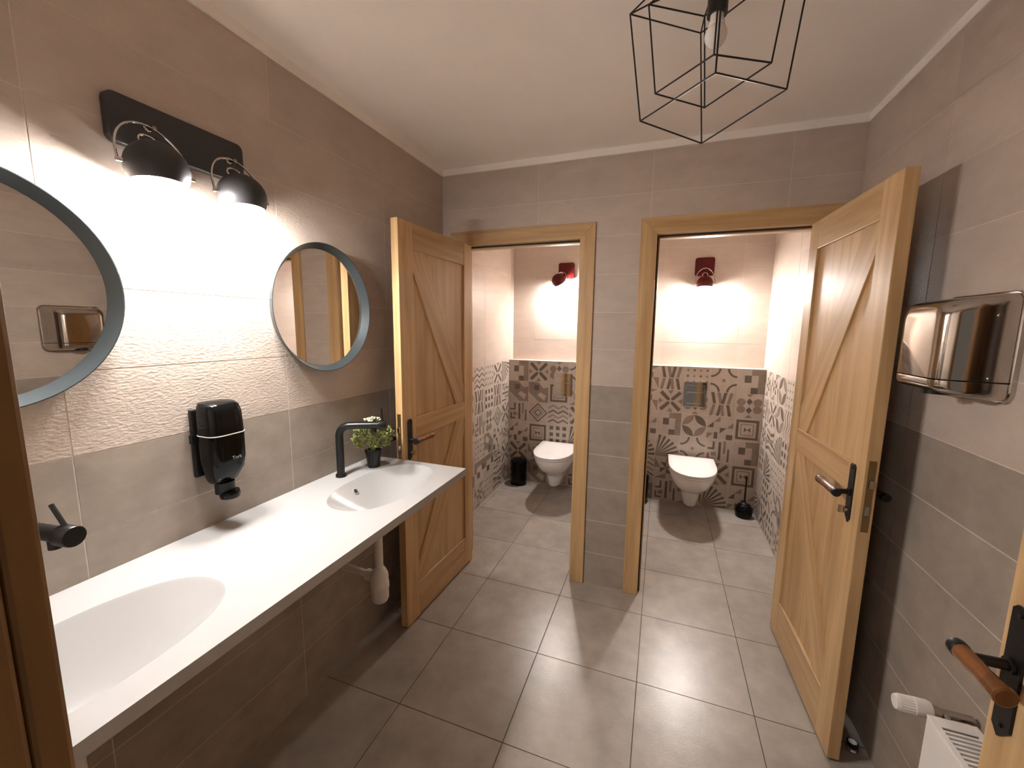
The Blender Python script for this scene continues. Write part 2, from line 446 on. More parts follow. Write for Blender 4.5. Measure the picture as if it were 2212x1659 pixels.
PAT = {
    'cross': (0, four(2, [(0.05, 0.16), (0.16, 0.05), (0.47, 0.37), (0.47, 0.47), (0.37, 0.47)]) + four(1, [(0.38, 0.02), (0.62, 0.02), (0.5, 0.2)])),
    'frame': (0, [(2, q) for q in sq_frame(0.5, 0.42, 0.32)] + [(1, q) for q in sq_frame(0.5, 0.25, 0.21)] + [(2, [(0.38, 0.4), (0.5, 0.5), (0.38, 0.6)]), (2, [(0.62, 0.4), (0.62, 0.6), (0.5, 0.5)])]),
    'diamond': (0, [(2, q) for q in sq_frame(0.5, 0.48, 0.40, 1)] + [(1, q) for q in sq_frame(0.5, 0.31, 0.26, 1)] + [(2, q) for q in sq_frame(0.5, 0.20, 0.13, 1)]),
    'grid': (0, [(2, rect(x - 0.09, y - 0.09, x + 0.09, y + 0.09)) for x in (0.18, 0.5, 0.82) for y in (0.18, 0.5, 0.82)] + [(1, rect(x - 0.05, 0, x + 0.05, 0.06)) for x in (0.34, 0.66)]),
    'blocks': (0, [(1, rect(0.5, 0.75, 1, 1)), (2, rect(0.25, 0.45, 0.5, 0.75)), (1, rect(0.75, 0.0, 1, 0.75)), (2, rect(0.5, 0.0, 0.75, 0.25))]),
    'rays': (0, [(2, [(0, 0), (math.cos(a) * 1.0, math.sin(a) * 1.0), (math.cos(a + 0.11), math.sin(a + 0.11))]) for a in (0.02, 0.24, 0.46, 0.68, 0.90, 1.12, 1.34)]),
    'petals': (0, [(1, petal(0.02, 0.5, 0.5, 0.98)), (2, petal(0.5, 0.98, 0.98, 0.5)), (1, petal(0.98, 0.5, 0.5, 0.02)), (2, petal(0.5, 0.02, 0.02, 0.5))]),
    'arcs': (0, [(2, ringp(cx, cy, 0.30, 0.38, a, a + PI / 2)) for cx, cy, a in ((0, 0, 0), (1, 0, PI / 2), (1, 1, PI), (0, 1, 1.5 * PI))] + [(1, rect(0.44, 0.44, 0.56, 0.56))]),
    'circles': (0, [(1, disc(x, y, 0.16)) for x, y in ((0.2, 0.35), (0.2, 0.65), (0.8, 0.35), (0.8, 0.65))] + [(2, [(0.5, y - 0.14), (0.62, y), (0.5, y + 0.14), (0.38, y)]) for y in (0.32, 0.68)] + [(1, [(0.36, 0.0), (0.64, 0.0), (0.5, 0.13)]), (1, [(0.36, 1.0), (0.5, 0.87), (0.64, 1.0)])]),
    'pinwheel': (0, four(1, [(0, 0), (0.5, 0), (0.5, 0.25)]) + four(2, [(0.5, 0.5), (0.25, 0.5), (0.25, 0.25)])),
    'chevron': (0, [(t, [(x, 0), (x + 0.12, 0), (x + 0.12 + s, 0.48), (x + s, 0.48)]) for x, s, t in ((0.04, 0.1, 1), (0.3, 0.1, 2), (0.5, -0.06, 1), (0.76, -0.1, 2))] + [(t, [(x, 0.52), (x + 0.12, 0.52), (x + 0.12 - s, 1), (x - s, 1)]) for x, s, t in ((0.16, 0.1, 2), (0.4, 0.1, 1), (0.46, -0.1, 2), (0.68, -0.1, 1))]),
    'zigzag': (0, [(t, [(0.0, y), (0.25, y + 0.14), (0.5, y), (0.75, y + 0.14), (1.0, y), (1.0, y + 0.07), (0.75, y + 0.21), (0.5, y + 0.07), (0.25, y + 0.21), (0.0, y + 0.07)]) for y, t in ((0.04, 2), (0.27, 1), (0.5, 2), (0.74, 1))]),
    'maze': (0, [(2, rect(0.08, 0.55, 0.35, 0.63)), (2, rect(0.27, 0.55, 0.35, 0.9)), (2, rect(0.5, 0.1, 0.6, 0.9)), (1, rect(0.68, 0.4, 0.78, 0.95)), (2, rect(0.85, 0.05, 0.92, 0.6)), (2, rect(0.08, 0.1, 0.35, 0.18)), (2, rect(0.08, 0.1, 0.15, 0.4)), (1, rect(0.22, 0.28, 0.42, 0.45))]),
    'shards': (1, [(0, [(0, 0), (0.55, 0), (0, 0.5)]), (0, [(1, 1), (0.5, 1), (0.75, 0.7), (1, 0.75)]), (0, [(0.45, 0.35), (0.8, 0.1), (0.9, 0.35), (0.6, 0.5)]), (2, [(0.3, 0.6), (0.55, 0.6), (0.55, 0.85), (0.3, 0.85)])]),
    'triangles': (0, [(2, [(0.0, 0.5), (0.25, 0.5), (0.25, 0.75)]), (1, [(0.25, 0.75), (0.5, 0.75), (0.5, 1)]), (2, [(0.5, 0.25), (0.75, 0.5), (0.5, 0.5)]), (1, [(0.75, 0.5), (1, 0.5), (1, 0.75)]), (2, rect(0.75, 0.0, 1, 0.22)), (1, [(0.0, 0.0), (0.25, 0.25), (0.0, 0.25)]), (2, rect(0.28, 0.02, 0.42, 0.3))]),
    'dots': (0, [(1 if (a + c) % 2 else 2, [(0.125 + a * 0.25, 0.06 + c * 0.25), (0.18 + a * 0.25, 0.125 + c * 0.25), (0.125 + a * 0.25, 0.19 + c * 0.25), (0.07 + a * 0.25, 0.125 + c * 0.25)]) for a in range(4) for c in range(4)]),
}
PNAMES = sorted(PAT)
PMESH = {}
def pattern_mesh(name, w, h, turn):
    key = (name, round(w, 4), round(h, 4), turn)
    if key not in PMESH:
        base, polys = PAT[name]
        b = MB().box(-w / 2, w / 2, -h / 2, h / 2, -0.009, 0, base)
        for k, (t, poly) in enumerate(polys):
            q = rot(poly, turn)
            # a cut tile keeps the drawing's scale and loses what lies beyond its edge
            clip = [(min(x * 0.197, w) - w / 2, min(y * 0.197, h) - h / 2) for x, y in q]
            if abs(sum(clip[i][0] * clip[(i + 1) % len(clip)][1] - clip[(i + 1) % len(clip)][0] * clip[i][1] for i in range(len(clip)))) < 1e-7: continue
            b.add([(x, y, 0.0003 + 0.00004 * k) for x, y in clip], [tuple(range(len(clip)))], t)
        me = b.mesh('patterned_tile', ['print0', 'print1', 'print2'])
        up_ = [p for p in me.polygons if p.normal.z < -0.5 and p.center.z > -0.001]
        for p in up_: p.flip()
        PMESH[key] = me
    return PMESH[key]

def lay_patterned(wall, fr, ul, vl, layout=None):
    for j in range(len(vl) - 1):
        for i in range(len(ul) - 1):
            w, h = ul[i + 1] - ul[i] - GAP, vl[j + 1] - vl[j] - GAP
            if w < 0.01: continue
            nm = layout[len(vl) - 2 - j][i] if layout else random.choice(PNAMES)
            o = bpy.data.objects.new('patterned_tile', pattern_mesh(nm, w, h, 0 if layout else random.randrange(4)))
            C.objects.link(o)
            o.parent = wall
            o.matrix_local = fr @ Matrix.Translation(((ul[i] + ul[i + 1]) / 2, (vl[j] + vl[j + 1]) / 2, 0))

plow = lines(0, 1.2, 0, ROW)
vup = lines(1.2, H, 1.2, ROW)
smooth = lambda i, j: 'tile_smooth'
def cubicle_side(name, label, x, face, y0, y1, thick):
    """side wall of a cubicle; face +1 looks towards +x"""
    s = face
    x0, x1 = (x - thick, x - BACK) if s > 0 else (x + BACK, x + thick)
    wl = struct(MB().box(x0, x1, y0, y1, 0, CEIL), name, 'grout', label, 'wall')
    if s > 0: fr, lo, hi = frame((x, 0, 0), (0, 1, 0), (0, 0, 1), (1, 0, 0)), y0, y1
    else: fr, lo, hi = frame((x, 0, 0), (0, -1, 0), (0, 0, 1), (-1, 0, 0)), -y1, -y0
    lay_tiles(wl, fr, lines(lo, hi, 0.86 * s, 0.6), vup, smooth)
    lay_patterned(wl, fr, lines(lo, hi, YF * s, 0.2), plow)
    return wl
cubicle_side('wall_cubicle_left', 'left side wall of the left cubicle, patterned tiles below plain ones', XL, 1, YW, YU, 0.1)
cubicle_side('wall_cubicle_right', 'right side wall of the right cubicle, patterned tiles below plain ones', XR, -1, YW, YU, 0.1)
pw = struct(MB().box(PA[0] + BACK, PA[1] - BACK, YW, YU, 0, CEIL), 'wall_partition', 'grout', 'tiled partition wall standing between the two cubicles', 'wall')
for fr, lo, hi in ((frame((PA[0], 0, 0), (0, -1, 0), (0, 0, 1), (-1, 0, 0)), -YU, -YW), (frame((PA[1], 0, 0), (0, 1, 0), (0, 0, 1), (1, 0, 0)), YW, YU)):
    lay_tiles(pw, fr, lines(lo, hi, 0.3, 0.6), vup, smooth)
    lay_patterned(pw, fr, lines(lo, hi, 0.05, 0.2), plow)
LAY_R = [['triangles', 'pinwheel', 'chevron', 'dots', 'arcs', 'blocks'], ['shards', 'pinwheel', 'cross', 'circles', 'chevron', 'circles'],
         ['pinwheel', 'triangles', 'blocks', 'petals', 'triangles', 'frame'], ['maze', 'rays', 'rays', 'arcs', 'maze', 'blocks'],
         ['shards', 'zigzag', 'pinwheel', 'grid', 'cross', 'frame'], ['maze', 'shards', 'maze', 'pinwheel', 'rays', 'triangles']]
LAY_L = [['blocks', 'cross', 'circles', 'arcs', 'dots', 'petals'], ['shards', 'shards', 'frame', 'pinwheel', 'grid', 'maze'],
         ['maze', 'diamond', 'zigzag', 'cross', 'chevron', 'dots'], ['triangles', 'frame', 'grid', 'rays', 'blocks', 'frame'],
         ['cross', 'pinwheel', 'chevron', 'arcs', 'shards', 'petals'], ['grid', 'shards', 'dots', 'maze', 'cross', 'zigzag']]
for name, x0, x1, lay, first, vfirst, lb in (('wall_cubicle_rear_left', XL, PA[0], LAY_L, XL, 0.116, 'rear wall of the left cubicle, patterned tiled box with plain tiles above'),
                                             ('wall_cubicle_rear_right', PA[1], XR, LAY_R, XR, 1.28, 'rear wall of the right cubicle, patterned tiled box with plain tiles above')):
    b = MB().box(x0, x1, YU + BACK, YU + 0.1, 0, CEIL).box(x0, x1, YF + BACK, YU + BACK, 0, 1.196)
    wl = struct(b, name, 'grout', lb, 'wall')
    lay_tiles(wl, frame((0, YU, 0), (1, 0, 0), (0, 0, 1), (0, -1, 0)), lines(x0, x1, vfirst, 0.6), vup, smooth)
    ul = lines(x0, x1, first, 0.2)
    lay_patterned(wl, frame((0, YF, 0), (1, 0, 0), (0, 0, 1), (0, -1, 0)), ul, plow, lay)
    MB().box(x0, x1, YF - 0.002, YU, 1.1965, 1.203).build('ledge', 'tile_smooth', wl)

# ------------------------------------------------------------------ timber
def board(parent, name, p0, p1, width, y0, y1, m='oak', bevel=0.002, poly=None):
    """a board in the x-z plane of its parent from p0 to p1 (centre line); grain along its length"""
    d = Vector((p1[0] - p0[0], 0, p1[1] - p0[1]))
    L = d.length
    ez = d.normalized()
    ey = Vector((0, 1, 0))
    ex = ey.cross(ez)
    mw = frame((p0[0], 0, p0[1]), ex, ey, ez)
    b = MB()
    if poly is None:
        b.box(-width / 2, width / 2, y0, y1, 0, L)
    else:
        inv = mw.inverted()
        pts = [inv @ Vector((x, 0, z)) for x, z in poly]
        b.prism([(q.x, q.z) for q in pts], y0, y1)
    return b.build(name, m, parent, bevel=bevel, mw=mw)

def casing_set(name, label, x0, x1, ztop, yface, out, depth, m='oak', wing=0.081, clip_x=None):
    """door lining: casings on the room face (out = -1 looks towards -y), jamb through the wall, stop strip"""
    t = thing(name, ((x0 + x1) / 2, yface, 0), label, 'door frame', kind='structure')
    o = (x0 + x1) / 2
    a, b_ = x0 - o, x1 - o
    pr = 0.012
    ys = sorted((out * pr, -out * 0.0))
    lw = wing if clip_x is None else min(wing, x0 - clip_x[0])
    rw = wing if clip_x is None else min(wing, clip_x[1] - x1)
    board(t, 'casing', (a - lw / 2, 0), (a - lw / 2, ztop + wing), lw, *ys, m=m, poly=[(a - lw, 0), (a, 0), (a, ztop), (a - lw, ztop + lw)])
    board(t, 'casing', (b_ + rw / 2, 0), (b_ + rw / 2, ztop + wing), rw, *ys, m=m, poly=[(b_, 0), (b_ + rw, 0), (b_ + rw, ztop + rw), (b_, ztop)])
    board(t, 'casing', (a - lw, ztop + wing / 2), (b_ + rw, ztop + wing / 2), wing, *ys, m=m, poly=[(a, ztop), (b_, ztop), (b_ + rw, ztop + wing), (a - lw, ztop + wing)])
    yj = sorted((0.0, -out * depth))
    board(t, 'jamb', (a - 0.010, 0), (a - 0.010, ztop), 0.020, *yj, m=m)
    board(t, 'jamb', (b_ + 0.010, 0), (b_ + 0.010, ztop), 0.020, *yj, m=m)
    board(t, 'jamb', (a - 0.02, ztop + 0.010), (b_ + 0.02, ztop + 0.010), 0.020, *yj, m=m)
    st = sorted((-out * 0.046, -out * depth))
    sg = sorted((-out * 0.034, -out * 0.046))
    for sx, xx in ((1, a), (-1, b_)):
        board(t, 'stop', (xx + sx * 0.006, 0), (xx + sx * 0.006, ztop - 0.012), 0.012, *st, m=m)
        if depth < 0.15: board(t, 'seal', (xx + sx * 0.003, 0), (xx + sx * 0.003, ztop - 0.012), 0.006, *sg, m='dark_gap', bevel=0)
    board(t, 'stop', (a, ztop - 0.006), (b_, ztop - 0.006), 0.012, *st, m=m)
    if depth < 0.15: board(t, 'seal', (a + 0.012, ztop - 0.003), (b_ - 0.012, ztop - 0.003), 0.006, *sg, m='dark_gap', bevel=0)
    return t
casing_set('trim_5', 'oak door frame around the left cubicle doorway', DL[0], DL[1], DTOP, 0.0, -1, YW)
casing_set('trim_6', 'oak door frame around the right cubicle doorway', DR[0], DR[1], DTOP, 0.0, -1, YW, clip_x=(0, W - 0.004))
casing_set('trim_7', 'dark oak door frame of the entrance beside the near basin', EN[0], EN[1], DTOP + 0.02, YN, 1, 0.17, m='jamb_dark')

def handle(leaf, x, yf, out, toward, thumb, zc=0.963, reach=0.046, k=1.0, tail=0.0):
    """lever handle on one face: yf face, out = +-1 away from the leaf, toward = +-1 direction of the lever along x"""
    a, b_ = sorted((yf, yf + out * 0.004))
    hp = MB().prism([(x - 0.018, zc - 0.082 - tail), (x + 0.004, zc - 0.106 - tail), (x + 0.018, zc - 0.090 - tail), (x + 0.018, zc + 0.092), (x + 0.010, zc + 0.100), (x - 0.010, zc + 0.100), (x - 0.018, zc + 0.092)], a, b_).build('handle_plate', 'iron', leaf, bevel=0.001)
    MB().tube([(x, yf + out * 0.003, zc), (x, yf + out * reach, zc)], 0.0085, 14).tube([(x, yf + out * 0.003, zc), (x, yf + out * 0.010, zc)], 0.013, 16).build('handle_stem', 'iron', hp, smooth=True)
    yl = yf + out * (reach + 0.004)
    lv = MB().lathe([(0.0115, -0.022), (0.0135, -0.02), (0.0135, 0.03 * k), (0.0125, 0.05 * k), (0.0140, 0.085 * k), (0.0155, 0.107 * k), (0.0155, 0.117 * k), (0.0130, 0.120 * k)], 20, (x, yl, zc), (toward, 0, 0)).build('lever', 'cherry', hp, smooth=True)
    tag(lv, 'polished reddish wooden lever')
    MB().lathe([(0.0135, -0.026), (0.0145, -0.022), (0.0145, -0.012), (0.0138, -0.010)], 20, (x, yl, zc), (toward, 0, 0)).build('lever_cap', 'iron', hp, smooth=True)
    if thumb:
        tag(MB().tube([(x, yf + out * 0.004, zc - 0.062), (x, yf + out * 0.016, zc - 0.062)], 0.010, 16).box(x - 0.004, x + 0.004, *sorted((yf + out * 0.014, yf + out * 0.03)), zc - 0.074, zc - 0.050).build('thumb_turn', 'chrome_soft', hp, smooth=True), 'metal thumb turn')
    for dz in (0.086, -0.082 - tail):
        MB().lathe([(0.004, 0), (0.004, 0.0015), (0.001, 0.003)], 10, (x, yf + out * 0.004, zc + dz), (0, out, 0)).build('screw', 'iron', hp, smooth=True)

def door_leaf(name, label, org, ang, w, side, m='oak', hgt=1.978, thumb=True, zc=0.963, reach=0.046, inset=0.052, k=1.0, tail=0.0):
    """leaf local x runs from hinge to free edge; side = +1: thickness towards +y, show face at y = 0"""
    t = 0.038
    y0, y1 = sorted((0.0, side * t))
    L = thing(name, (*org, 0.010), label, 'door', kind='structure', rotz=ang)
    hs, fs, tr, mr, br = 0.090, 0.108, 0.122, (0.96, 1.06), 0.185
    board(L, 'stile', (hs / 2, 0), (hs / 2, hgt), hs, y0, y1, m)
    fr_ = board(L, 'stile', (w - fs / 2, 0), (w - fs / 2, hgt), fs, y0, y1, m)
    xa, xb = hs, w - fs
    board(L, 'rail', (xa, hgt - tr / 2), (xb, hgt - tr / 2), tr, y0 + 0.0006, y1 - 0.0006, m)
    board(L, 'rail', (xa, sum(mr) / 2), (xb, sum(mr) / 2), mr[1] - mr[0], y0 + 0.0006, y1 - 0.0006, m)
    board(L, 'rail', (xa, br / 2), (xb, br / 2), br, y0 + 0.0006, y1 - 0.0006, m)
    for z0, z1 in ((br, mr[0]), (mr[1], hgt - tr)):
        board(L, 'panel', ((xa + xb) / 2, z0), ((xa + xb) / 2, z1), xb - xa, y0 + 0.011, y1 - 0.011, m, bevel=0)
    c = 0.095
    zu0, zu1, zl0, zl1 = mr[1], hgt - tr, br, mr[0]
    board(L, 'brace', (xb, zu1), (xa, zu0), c, y0 + 0.003, y1 - 0.003, m, poly=[(xb - c, zu1), (xb, zu1), (xb, zu1 - c), (xa + c, zu0), (xa, zu0), (xa, zu0 + c * 1.1)])
    board(L, 'brace', (xa, zl1), (xb, zl0), c, y0 + 0.003, y1 - 0.003, m, poly=[(xa, zl1), (xa + c, zl1), (xb, zl0 + c * 1.1), (xb, zl0), (xb - c, zl0), (xa, zl1 - c)])
    hx = w - inset
    show = 0.0
    handle(L, hx, 0.0, -side, -1, thumb, zc, reach, k, tail)
    handle(L, hx, side * t, side, -1, False, zc)
    cy = side * t / 2
    lk = MB().box(w - 0.0005, w + 0.0012, cy - 0.010, cy + 0.010, 0.855, 1.095).build('lock_plate', 'brass', L, bevel=0.0005)
    MB().box(w, w + 0.010, cy - 0.006, cy + 0.006, 1.005, 1.032).build('latch', 'chrome_soft', lk, bevel=0.001)
    MB().box(w, w + 0.0018, cy - 0.006, cy + 0.006, 0.912, 0.942).build('bolt', 'chrome_soft', lk)
    return L
# show face of the left leaf: (0.198,-0.017) to (0.171,-0.70); of the right leaf: (1.895,-0.02) to (1.924,-0.717)
door_leaf('door_1', 'open oak door of the left cubicle, standing by the plant and far basin', (0.1985, -0.017), math.atan2(-0.684, -0.0275), 0.69, -1)
door_leaf('door_2', 'open oak door of the right cubicle, standing against the dryer wall', (1.8945, -0.022), math.atan2(-0.695, 0.0300), 0.696, 1, inset=0.068)
door_leaf('door_3', 'open oak entrance door in front of the radiator, cut by the picture edge', (1.862, -2.222), math.atan2(0.790, -0.012), 0.79, -1, thumb=False, zc=0.976, reach=0.056, inset=0.032, k=0.70, tail=0.026)

# ------------------------------------------------------------------ counter with two moulded basins
CZ, CX1, CY0, CY1 = 0.890, 0.503, YN + 0.004, -0.712
def super_pt(cx, cy, a, b_, t, n=2.25):
    c, s = math.cos(t), math.sin(t)
    return (cx + a * math.copysign(abs(c) ** (2 / n), c), cy + b_ * math.copysign(abs(s) ** (2 / n), s))
ct = thing('vanity_counter', (0.0, (CY0 + CY1) / 2, 0.0), 'long white cast counter with two oval moulded basins', 'counter')
cyo = (CY0 + CY1) / 2
NSEG = 72
BAS = ((0.285, -0.998), (0.283, -1.912))
BA, BB = 0.149, 0.250
mbv = MB()
T = 0.030
ym = (BAS[0][1] + BAS[1][1]) / 2
X0 = 0.0005
for cx, cy, ya, yb in ((*BAS[0], ym, CY1), (*BAS[1], CY0, ym)):
    ring = [super_pt(cx, cy, BA, BB, 2 * PI * i / NSEG) for i in range(NSEG)]
    outer = []
    for (px, py) in ring:
        dx, dy = px - cx, py - cy
        ks = []
        if dx > 1e-9: ks.append((CX1 - cx) / dx)
        if dx < -1e-9: ks.append((X0 - cx) / dx)
        if dy > 1e-9: ks.append((yb - cy) / dy)
        if dy < -1e-9: ks.append((ya - cy) / dy)
        k = min(ks)
        outer.append((cx + dx * k, cy + dy * k))
    for qx, qy in ((X0, ya), (X0, yb), (CX1, ya), (CX1, yb)):      # put the square corners in
        i = min(range(NSEG), key=lambda i: (outer[i][0] - qx) ** 2 + (outer[i][1] - qy) ** 2)
        outer[i] = (qx, qy)
    mbv.loft([[(x, y - cyo, CZ) for x, y in outer], [(x, y - cyo, CZ) for x, y in ring]], False, False)
    mbv.loft([[(x, y - cyo, CZ - T) for x, y in outer], [(x, y - cyo, CZ - T) for x, y in ring]], False, False)
mbv.add([(X0, CY0 - cyo, CZ), (X0, CY1 - cyo, CZ), (CX1, CY1 - cyo, CZ), (CX1, CY0 - cyo, CZ), (X0, CY0 - cyo, CZ - T), (X0, CY1 - cyo, CZ - T), (CX1, CY1 - cyo, CZ - T), (CX1, CY0 - cyo, CZ - T)],
        [(1, 2, 6, 5), (2, 3, 7, 6), (3, 0, 4, 7), (0, 1, 5, 4)])
mbv.build('countertop', 'counter', ct, smooth=25)
for cx, cy in BAS:
    b = MB()
    rings = []
    prof = [(1.0, 0.0), (0.990, -0.0015), (0.975, -0.0045)] + [(k, -0.136 * (1 - k ** 1.55)) for k in (0.93, 0.88, 0.82, 0.75, 0.66, 0.56, 0.45, 0.33, 0.2, 0.12)]
    for k, dz in prof:
        rings.append([(x, y - cyo, CZ + dz) for x, y in (super_pt(cx, cy, BA * k, BB * k, 2 * PI * i / NSEG, 2.25 - 0.25 * (1 - k)) for i in range(NSEG))])
    outer = [[(x, y - cyo, CZ + dz) for x, y in (super_pt(cx, cy, BA * k + 0.012, BB * k + 0.012, 2 * PI * i / NSEG) for i in range(NSEG))] for k, dz in ((0.12, -0.146), (0.45, -0.118), (0.66, -0.085), (0.80, -0.060), (0.92, -T + 0.001))]
    b.loft(rings + outer, False, False)
    bo = b.build('basin', 'counter', ct, smooth=60)
    MB().lathe([(0.034, -0.004), (0.034, 0.002), (0.026, 0.004), (0.010, 0.002)], 24, (cx, cy - cyo, CZ - 0.1305)).build('drain', 'chrome', bo, smooth=True)
    # overflow hole on the wall side
    n_ = Vector((0.76, 0, 0.65)).normalized()
    oy = cy - cyo - 0.03
    op = (cx - BA * 0.81, oy, CZ - 0.0375)
    MB().lathe([(0.0125, -0.006), (0.0125, 0.0035), (0.0095, 0.0045), (0.0085, -0.006)], 20, op, n_).build('overflow_ring', 'counter', bo, smooth=True)
    MB().lathe([(0.009, -0.006), (0.009, 0.0025)], 16, op, n_).build('overflow_hole', 'dark_gap', bo)

# ------------------------------------------------------------------ taps
def tap(label, bx, by, ang, lean):
    t = thing('basin_tap', (bx, by, CZ), label, 'tap', 'black basin taps', rotz=ang)
    r = 0.0155
    h, Ls, R_ = 0.216, 0.170, 0.042
    MB().lathe([(0.021, 0.0005), (0.021, 0.010), (0.0195, 0.012), (0.016, 0.012)], 28).build('base_ring', 'black_matt', t, smooth=True)
    pts = [(0, 0, 0.008), (0, 0, 0.09), (0, 0, h - R_)] + [(R_ - R_ * math.cos(a), 0, h - R_ + R_ * math.sin(a)) for a in [PI / 2 * k / 8 for k in range(1, 9)]] + [(Ls * 0.6, 0, h), (Ls, 0, h)]
    MB().tube(pts, r, 24).build('spout', 'black_matt', t, smooth=True)
    cap = MB().lathe([(0.016, Ls - 0.012), (0.0205, Ls - 0.010), (0.0205, Ls + 0.020), (0.019, Ls + 0.022)], 28, (0, 0, h), (1, 0, 0)).build('mixer_head', 'black_matt', t, smooth=True)
    MB().tube([(Ls + 0.004, 0, h + 0.015), (Ls + 0.004 - math.sin(lean) * 0.055, 0, h + 0.015 + math.cos(lean) * 0.055)], 0.0042, 12).build('lever', 'black_matt', cap, smooth=True)
    MB().tube([(Ls - 0.032, 0, h - 0.012), (Ls - 0.032, 0, h - 0.030)], 0.011, 16).build('aerator', 'black_matt', t, smooth=True)
    return t
tap('matt black L-shaped tap at the far basin, in front of the plant', 0.063, -0.993, math.radians(28), 0.05)
tap('matt black tap at the near basin, cut off by the brown door frame', 0.060, -1.912, math.radians(8), 0.62)

# ------------------------------------------------------------------ waste traps under the counter
def trap(label, x, y):
    t = thing('bottle_trap', (x, y, 0.38), label, 'drain pipe', 'white bottle traps under the counter')
    MB().tube([(0, 0, 0.13), (0, 0, 0.352)], 0.017, 20).lathe([(0.026, 0.325), (0.026, 0.350), (0.022, 0.354)], 20).build('down_pipe', 'white_plastic', t, smooth=True)
    MB().lathe([(0.010, -0.002), (0.030, 0.0), (0.036, 0.014), (0.036, 0.055), (0.0385, 0.058), (0.0385, 0.078), (0.036, 0.081), (0.036, 0.115), (0.028, 0.135), (0.018, 0.150)], 28).build('trap_bottle', 'white_plastic', t, smooth=True)
    e = MB().tube([(-0.030, 0, 0.10), (-x + 0.010, 0, 0.115)], 0.015, 18).build('wall_pipe', 'white_plastic', t, smooth=True)
    MB().tube([(-0.030, 0, 0.10), (-0.062, 0, 0.1015)], 0.023, 20).build('pipe_nut', 'white_plastic', e, smooth=True)
    MB().tube([(-x + 0.012, 0, 0.115), (-x + 0.001, 0, 0.115)], 0.033, 24).build('wall_rosette', 'white_plastic', e, smooth=True)
trap('white bottle trap hanging under the far basin', 0.245, -1.0)
trap('white bottle trap hanging under the near basin', 0.245, -1.93)

# ------------------------------------------------------------------ round mirrors
def mirror(label, y, z=1.581):
    t = thing('round_mirror', (0.0005, y, z - 0.25), label, 'mirror', 'round mirrors above the basins')
    MB().ring_lathe([(0.2285, 0.0), (0.231, 0.0), (0.2495, 0.034), (0.2495, 0.036), (0.2470, 0.036), (0.2265, 0.006)], 96, (0, 0, 0.25), (1, 0, 0)).build('rim', 'mirror_rim', t, smooth=30)
    MB().lathe([(0.2275, 0.001), (0.2275, 0.008)], 96, (0, 0, 0.25), (1, 0, 0)).build('glass', 'mirror', t, smooth=30)
    return t
mirror('round mirror with slate-grey dished rim above the far basin', -0.992)
mirror('round mirror with slate-grey dished rim above the near basin, cut by picture edge', -1.902)

# ------------------------------------------------------------------ spot lamps
def ball_spot(parent, c, axis, r, shell, lens, pivot, yoke_dir, cosc=0.52):
    """eyeball spot: cut sphere with glowing lens, wire yoke gripping it at its equator, short arm to the plate"""
    c, ax = Vector(c), Vector(axis).normalized()
    cut = math.acos(cosc)
    prof = []
    n = 22
    for i in range(n + 1):
        a = PI - (PI - cut) * i / n
        prof.append((max(r * math.sin(a), 0.0008), r * math.cos(a)))
    ri = r - 0.003
    for i in range(6):
        a = cut + 0.02 + 0.35 * i / 5
        prof.append((ri * math.sin(a), ri * math.cos(a)))
    sh = MB().lathe(prof, 40, c, ax, cap1=False).build('shade', shell, parent, smooth=35)
    rd = r - 0.0034
    # made-up emission split: bright side band, dimmed crown, to send light sideways
    band = [(rd * math.sin(a), rd * math.cos(a)) for a in [cut + 0.06 - (cut + 0.06 - 0.88) * i / 5 for i in range(6)]]
    crown = [(max(rd * math.sin(a), 0.0006), rd * math.cos(a)) for a in [0.88 * (1 - i / 8) for i in range(9)]]
    MB().lathe(band, 40, c, ax, cap0=True, cap1=False).build('lamp_lens', lens, sh, smooth=60)
    MB().lathe(crown, 40, c, ax, cap0=False).build('bulb_crown', lens + '_crown', sh, smooth=60)
    # yoke
    e = Vector(yoke_dir).normalized()
    pv = Vector(pivot)
    upv = (pv - c)
    upv = (upv - e * upv.dot(e)).normalized()
    R_ = r * 1.16
    hgt = (pv - c).length
    pts = []
    for i in range(25):
        a = PI * i / 24
        pts.append(c + e * (R_ * math.cos(a)) + upv * (hgt * math.sin(a) ** 0.9))
    yk = MB().tube(pts, 0.0028, 8).build('yoke', 'chrome', parent, smooth=True)
    for s in (1, -1):
        MB().tube([c + e * s * (r * 0.99), c + e * s * (r * 1.22)], 0.0050, 10).build('yoke_knob', 'chrome', yk, smooth=True)
    # small loop on top of the shade
    k = c + upv * (r * 0.95)
    lp = [k + e * (0.020 * math.cos(a)) + upv * (0.016 + 0.016 * math.sin(a)) for a in [2 * PI * i / 20 for i in range(21)]]
    MB().tube(lp, 0.0024, 8, cap=False).build('yoke_loop', 'chrome', yk, smooth=True)

def plate_yz(t, y0, y1, z0, z1, th, m, rad=0.018):
    pts = rrect(y1 - y0, z1 - z0, rad, 6, (y0 + y1) / 2, (z0 + z1) / 2)
    return MB().loft([[(x, y, z) for y, z in pts] for x in (0.0005, th)]).build('wall_plate', m, t, bevel=0.003)

